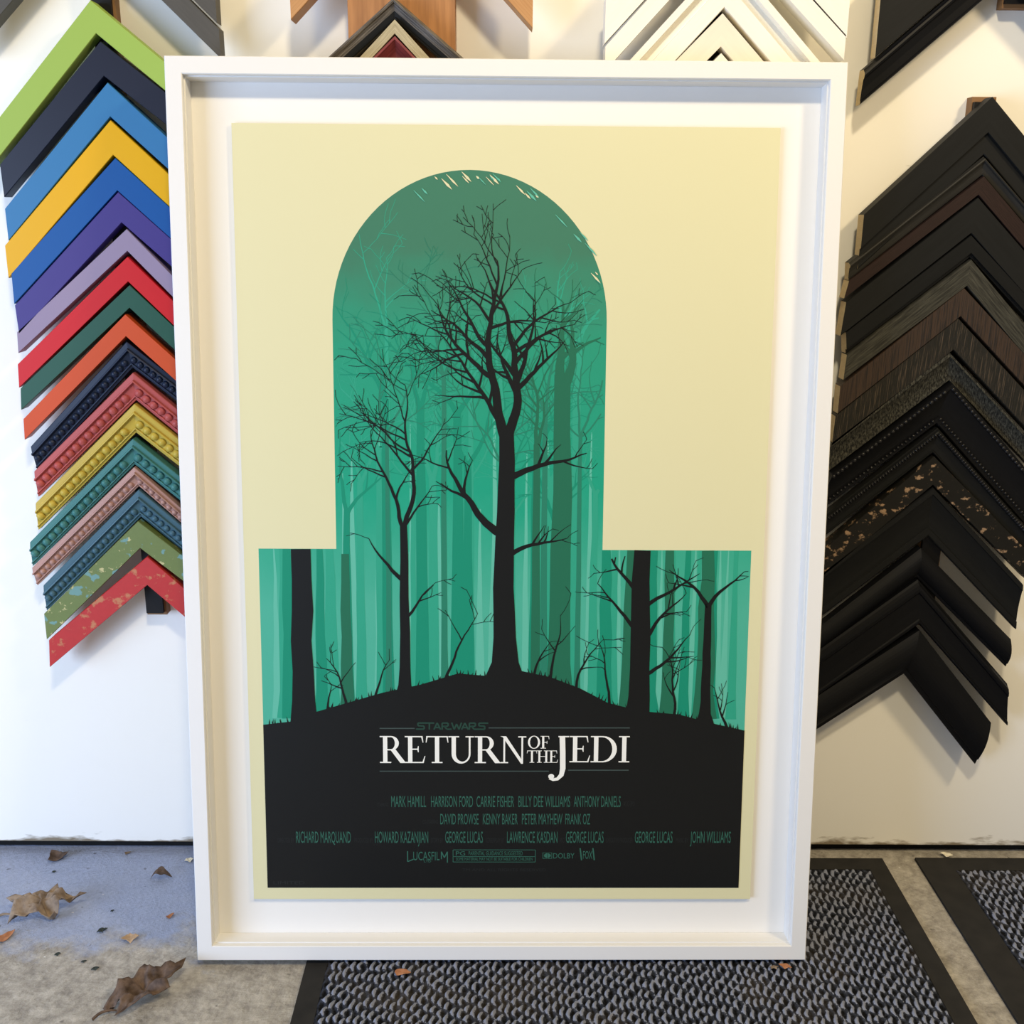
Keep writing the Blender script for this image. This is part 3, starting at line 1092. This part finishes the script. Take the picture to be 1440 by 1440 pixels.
# --- white samples, upper right of centre
GW = 'white corner samples above the frame'
WSAM = painted('white_sample_paint', rgb(240, 237, 226), .45, .03)
CSAM = painted('cream_sample_paint', rgb(232, 224, 206), .5, .03)
xL, xR = un(851, 40, YC).x, un(1192, 40, YC).x
b = MB()
b.box(un(985, 40, -.02).x, un(1055, 40, -.02).x, -.022, WY, .72, 1.6)  # unseen backing, coloured near black to give the gap between samples its shade
tag(b.obj('hanging_board', newmat('gap_shade_board', rgb(30, 26, 22), .7)), 'added board behind the white samples, blackened as shade in the gap at the cream peak', 'board')


def white(lab, lp, rp, drop, prof, mat, xl, xr):
    (ax, ay), (bx_, by) = lp
    (cx, cy), (dx, dy) = rp
    L1, L2, R1, R2 = un(ax, ay, YC), un(bx_, by, YC), un(cx, cy, YC), un(dx, dy, YC)
    tl = (L1.y - L2.y) / (L1.x - L2.x)
    tr = (R1.y - R2.y) / (R2.x - R1.x)
    # where the two outer lines meet
    x = (R1.y + tr * R1.x - L1.y + tl * L1.x) / (tl + tr)
    z = L1.y + tl * (x - L1.x)
    return sample(lab, GW, Vector((x, z)), Vector((x, z - drop)), xl, xr, tl, tr, BT, prof, mat)


vstep = un(900, 20, YC).y - un(900, 60, YC).y      # 40 photo pixels
px1 = vstep / 40
white('widest white corner sample, topmost of the white group', ((909, -66), (854, -5)), ((1147, -66), (1190, -18)), 64 * px1, prof_flat(.0295, .008), WSAM, xL, xR)
white('wide white corner sample second in the white group', ((909, 1), (854, 62)), ((1147, 1), (1190, 49)), 36 * px1, prof_flat(.0295, .01), WSAM, xL + .001, xR - .001)
white('white corner sample with a recessed groove, third in the white group', ((963, 0), (888, 82)), ((1081, 0), (1153, 86)), 75 * px1, prof_cove(.0295), WSAM, xL + .004, xR - .004)
A, I_ = un(1017, 18, YC), un(1013, 65, YC)
sample('smaller cream corner sample inside the grooved white one', GW, A, Vector((A.x, I_.y)), A.x - .12, A.x + .12, 1.0, 1.0, BT, prof_flat(.0275, .01), CSAM)
A = un(1015, 74, YC)
sample('innermost white corner sample, only its peak showing above the frame', GW, A, Vector((A.x, A.y - .035)), A.x - .115, A.x + .115, 1.0, 1.0, BT, prof_flat(.0275, .01), WSAM)

# --- battens the side columns hang from
BATW = streaked('batten_wood', rgb(150, 112, 72), rgb(112, 80, 48), .35, .7, (1, 1, 1), .7, .2)
BLACKFACE = newmat('black_batten_face', rgb(18, 18, 20), .5)
for (xa, xb, z0, z1, lab) in (
        (un(203, 845, -.01).x, un(231, 845, -.01).x, un(215, 866, -.008).y, 1.24, 'narrow wooden batten with black face behind the coloured samples at left'),
        (un(1368, 140, -.005).x, un(1402, 140, -.005).x, .36, un(1385, 136, -.005).y, 'narrow wooden batten with black face behind the dark samples at right'),
        (un(1410, 10, -.005).x, un(1440, 10, -.005).x + .01, un(1425, 11, -.005).y, 1.45, 'end of a wooden batten in the top right corner of the wall')):
    e_ = empty('hanging_batten', ((xa + xb) / 2, WY, z0), lab, 'batten', 'battens on the wall')
    hw = (xb - xa) / 2
    b = MB()
    b.box(-hw, hw, -.015, 0, 0, z1 - z0)
    b.obj('wood_strip', BATW, e_)
    b = MB()
    b.box(-hw + .001, hw - .003, -.0208, -.015, .004, z1 - z0 - .006)
    b.obj('black_face', BLACKFACE, e_)

# ------------------------------------------------------------------ litter on the floor
def leaf_mat(name, c1, c2):
    m = newmat(name, c1, .75, .2)
    t = NT(m)
    c = t.coord('Object')
    n = t.noise(c, 60, 5, .6)
    t.color(t.ramp(n, [(.3, c1), (.72, c2)]))
    t.bump(t.noise(c, 160, 4), .5, .001)
    return m


TAN = leaf_mat('tan_leaf', rgb(104, 90, 78), rgb(166, 148, 128))
DKB = leaf_mat('dark_brown_leaf', rgb(58, 46, 39), rgb(122, 102, 88))
ORG = leaf_mat('orange_leaf', rgb(146, 94, 64), rgb(190, 138, 100))
PALE = leaf_mat('pale_leaf', rgb(150, 126, 100), rgb(206, 180, 150))
MOSS = leaf_mat('dark_moss', rgb(40, 46, 44), rgb(70, 78, 72))
PAPER = newmat('off_white_paper', rgb(224, 218, 196), .8)


def leaf(name, label, cat, px, py, length, width, rot, mat, lobes=5, depth=.35, curl=.0, crumple=.004, lift=.0, roll=0.0, stem=None, seed=1, group='dead leaves and scraps on the floor', base=0.0):
    """a dried leaf: lobed outline, buckled and rolled blade, thin but solid"""
    r_ = random.Random(seed)
    c = fl(px, py, base)
    NR, NA = 9, 60
    top, fs = [], []
    for r in range(NR + 1):
        f = r / NR
        for a in range(NA):
            th = 2 * PI * a / NA
            lob = 1 - depth * abs(math.sin(lobes * th / 2)) ** 0.75
            lob *= 1 + .10 * noise.noise(Vector((math.cos(th) * 3, math.sin(th) * 3, seed)))
            x = f * lob * math.cos(th) * length / 2
            y = f * lob * math.sin(th) * width / 2
            n_ = noise.noise(Vector((x * 55, y * 55, seed * 3.1)))
            n2_ = noise.noise(Vector((x * 170, y * 170, seed * 1.7)))
            z = crumple * (n_ + .45 * n2_) + lift * (x / length + .5)
            z += crumple * .5 * abs(math.sin(lobes * th / 2)) * f
            if roll:
                rad = width / (2 * roll)
                an = y / rad
                y, z = (rad + z) * math.sin(an), rad - (rad - z) * math.cos(an)
            z += curl * (x / (length / 2)) ** 2
            top.append(Vector((x, y, z)))
    mz = min(v.z for v in top)
    vs = [(v.x, v.y, v.z - mz + .0012) for v in top]
    n = len(vs)
    vs += [(x, y, z - .0006) for x, y, z in vs]
    for r in range(NR):
        for a in range(NA):
            q = (a + 1) % NA
            f4 = (r * NA + a, (r + 1) * NA + a, (r + 1) * NA + q, r * NA + q)
            if r == 0:
                f4 = (f4[0], f4[1], f4[2], f4[3])
            fs.append(f4)
            fs.append(tuple(n + k for k in reversed(f4)))
    for a in range(NA):
        q = (a + 1) % NA
        fs.append((NR * NA + a, n + NR * NA + a, n + NR * NA + q, NR * NA + q))
    if not stem:
        o = mesh_obj(name, vs, fs, mat, None, (c.x, c.y, base), None, None, True)
        o.rotation_euler = (0, 0, math.radians(rot))
        return tag(o, label, cat, group)
    e_ = empty(name, (c.x, c.y, base), label, cat, group)
    e_.rotation_euler = (0, 0, math.radians(rot))
    mesh_obj('blade', vs, fs, mat, e_, (0, 0, 0), None, None, True)
    sv, sf = [], []
    ns = 10
    for i_ in range(ns + 1):
        f = i_ / ns
        x = -length * .30 - stem * f
        y = stem * .25 * math.sin(f * 2)
        z = .004 + .003 * math.sin(f * PI)
        rr = .0012 * (1 + .6 * f)
        for a in range(6):
            sv.append((x, y + rr * math.cos(a * PI / 3), z + rr * math.sin(a * PI / 3)))
    for i_ in range(ns):
        for a in range(6):
            q = (a + 1) % 6
            sf.append((i_ * 6 + a, i_ * 6 + q, i_ * 6 + 6 + q, i_ * 6 + 6 + a))
    mesh_obj('leaf_stem', sv, sf, mat, e_, (0, 0, 0), None, None, True)
    return e_


leaf('dry_leaf', 'large crumpled tan lobed leaf at the left edge of the concrete floor', 'leaf', 62, 1286, .108, .062, 18, TAN, 5, .48, .004, .018, .010, 0, .026, 4)
leaf('dry_leaf', 'big rolled dark brown leaf at the bottom edge, front of the concrete', 'leaf', 203, 1404, .112, .056, 46, DKB, 5, .46, .004, .015, .014, 1.1, .026, 9)
leaf('dry_leaf', 'small curled brown leaf near the foot of the wall at left', 'leaf', 80, 1208, .036, .030, 10, DKB, 3, .5, .012, .005, .0, .9, None, 14)
leaf('dry_leaf', 'small arched brown leaf beside the frame, above the pale scrap', 'leaf', 227, 1236, .029, .022, 12, DKB, 4, .4, -.010, .004, .0, .6, None, 21)
leaf('leaf_scrap', 'small pale tan leaf scrap in the middle of the blue-grey concrete', 'leaf scrap', 183, 1322, .022, .021, 20, PALE, 4, .3, .003, .004, 0, 0, None, 31)
leaf('leaf_scrap', 'orange leaf scrap at the left edge beside the large tan leaf', 'leaf scrap', 7, 1320, .030, .016, 60, ORG, 3, .3, .002, .003, 0, 0, None, 33)
leaf('leaf_scrap', 'tiny orange leaf scrap between pale scrap and white frame', 'leaf scrap', 239, 1290, .014, .008, 50, ORG, 3, .3, .002, .002, 0, 0, None, 35)
leaf('moss_bit', 'dark green-black crumb left of the small pale leaf scrap', 'debris', 144, 1310, .015, .012, 0, MOSS, 5, .4, .002, .004, 0, 0, None, 37)
leaf('leaf_scrap', 'tiny brown leaf bit near the wall, right of the curled leaf', 'leaf scrap', 179, 1201, .011, .008, 30, TAN, 3, .4, .001, .002, 0, 0, None, 39)
leaf('paint_chip', 'white paint chip half hidden by the left side of the frame', 'paint chip', 266, 1211, .013, .013, 30, PAPER, 4, .3, .002, .003, 0, 0, None, 41)
for (px_, py_, s_, lb) in ((118, 1353, .007, 'dark speck of grit just below the mossy crumb'), (81, 1343, .008, 'dark grit speck left of the biggest grit speck'),
                           (158, 1282, .005, 'dark grit speck directly above the mossy crumb'), (134, 1363, .010, 'flat grey stone flake on the concrete near the rolled leaf'), (76, 1227, .006, 'dark grit speck under the curled leaf near the wall')):
    leaf('grit', lb, 'debris', px_, py_, s_, s_ * .7, 25, MOSS, 4, .3, 0, .0015, 0, 0, None, int(px_))
leaf('leaf_scrap', 'small orange-brown leaf scrap on the doormat below the frame', 'leaf scrap', 565, 1369, .022, .010, 0, ORG, 3, .25, .001, .002, 0, 0, None, 51, base=.0075)
leaf('leaf_scrap', 'reddish brown leaf scrap on the doormat near the frame corner', 'leaf scrap', 1104, 1360, .016, .011, -20, ORG, 4, .35, .001, .002, 0, 0, None, 53, base=.0075)
leaf('leaf_scrap', 'small dull brown fluff on the doormat left of the reddish scrap', 'leaf scrap', 1088, 1362, .013, .009, 15, TAN, 5, .4, .001, .002, 0, 0, None, 57, base=.0075)
leaf('paper_scrap', 'off-white torn paper scrap at the back edge of the right doormat', 'paper', 1331, 1203, .017, .012, -25, PAPER, 4, .25, .002, .002, 0, 0, None, 55, base=.004)
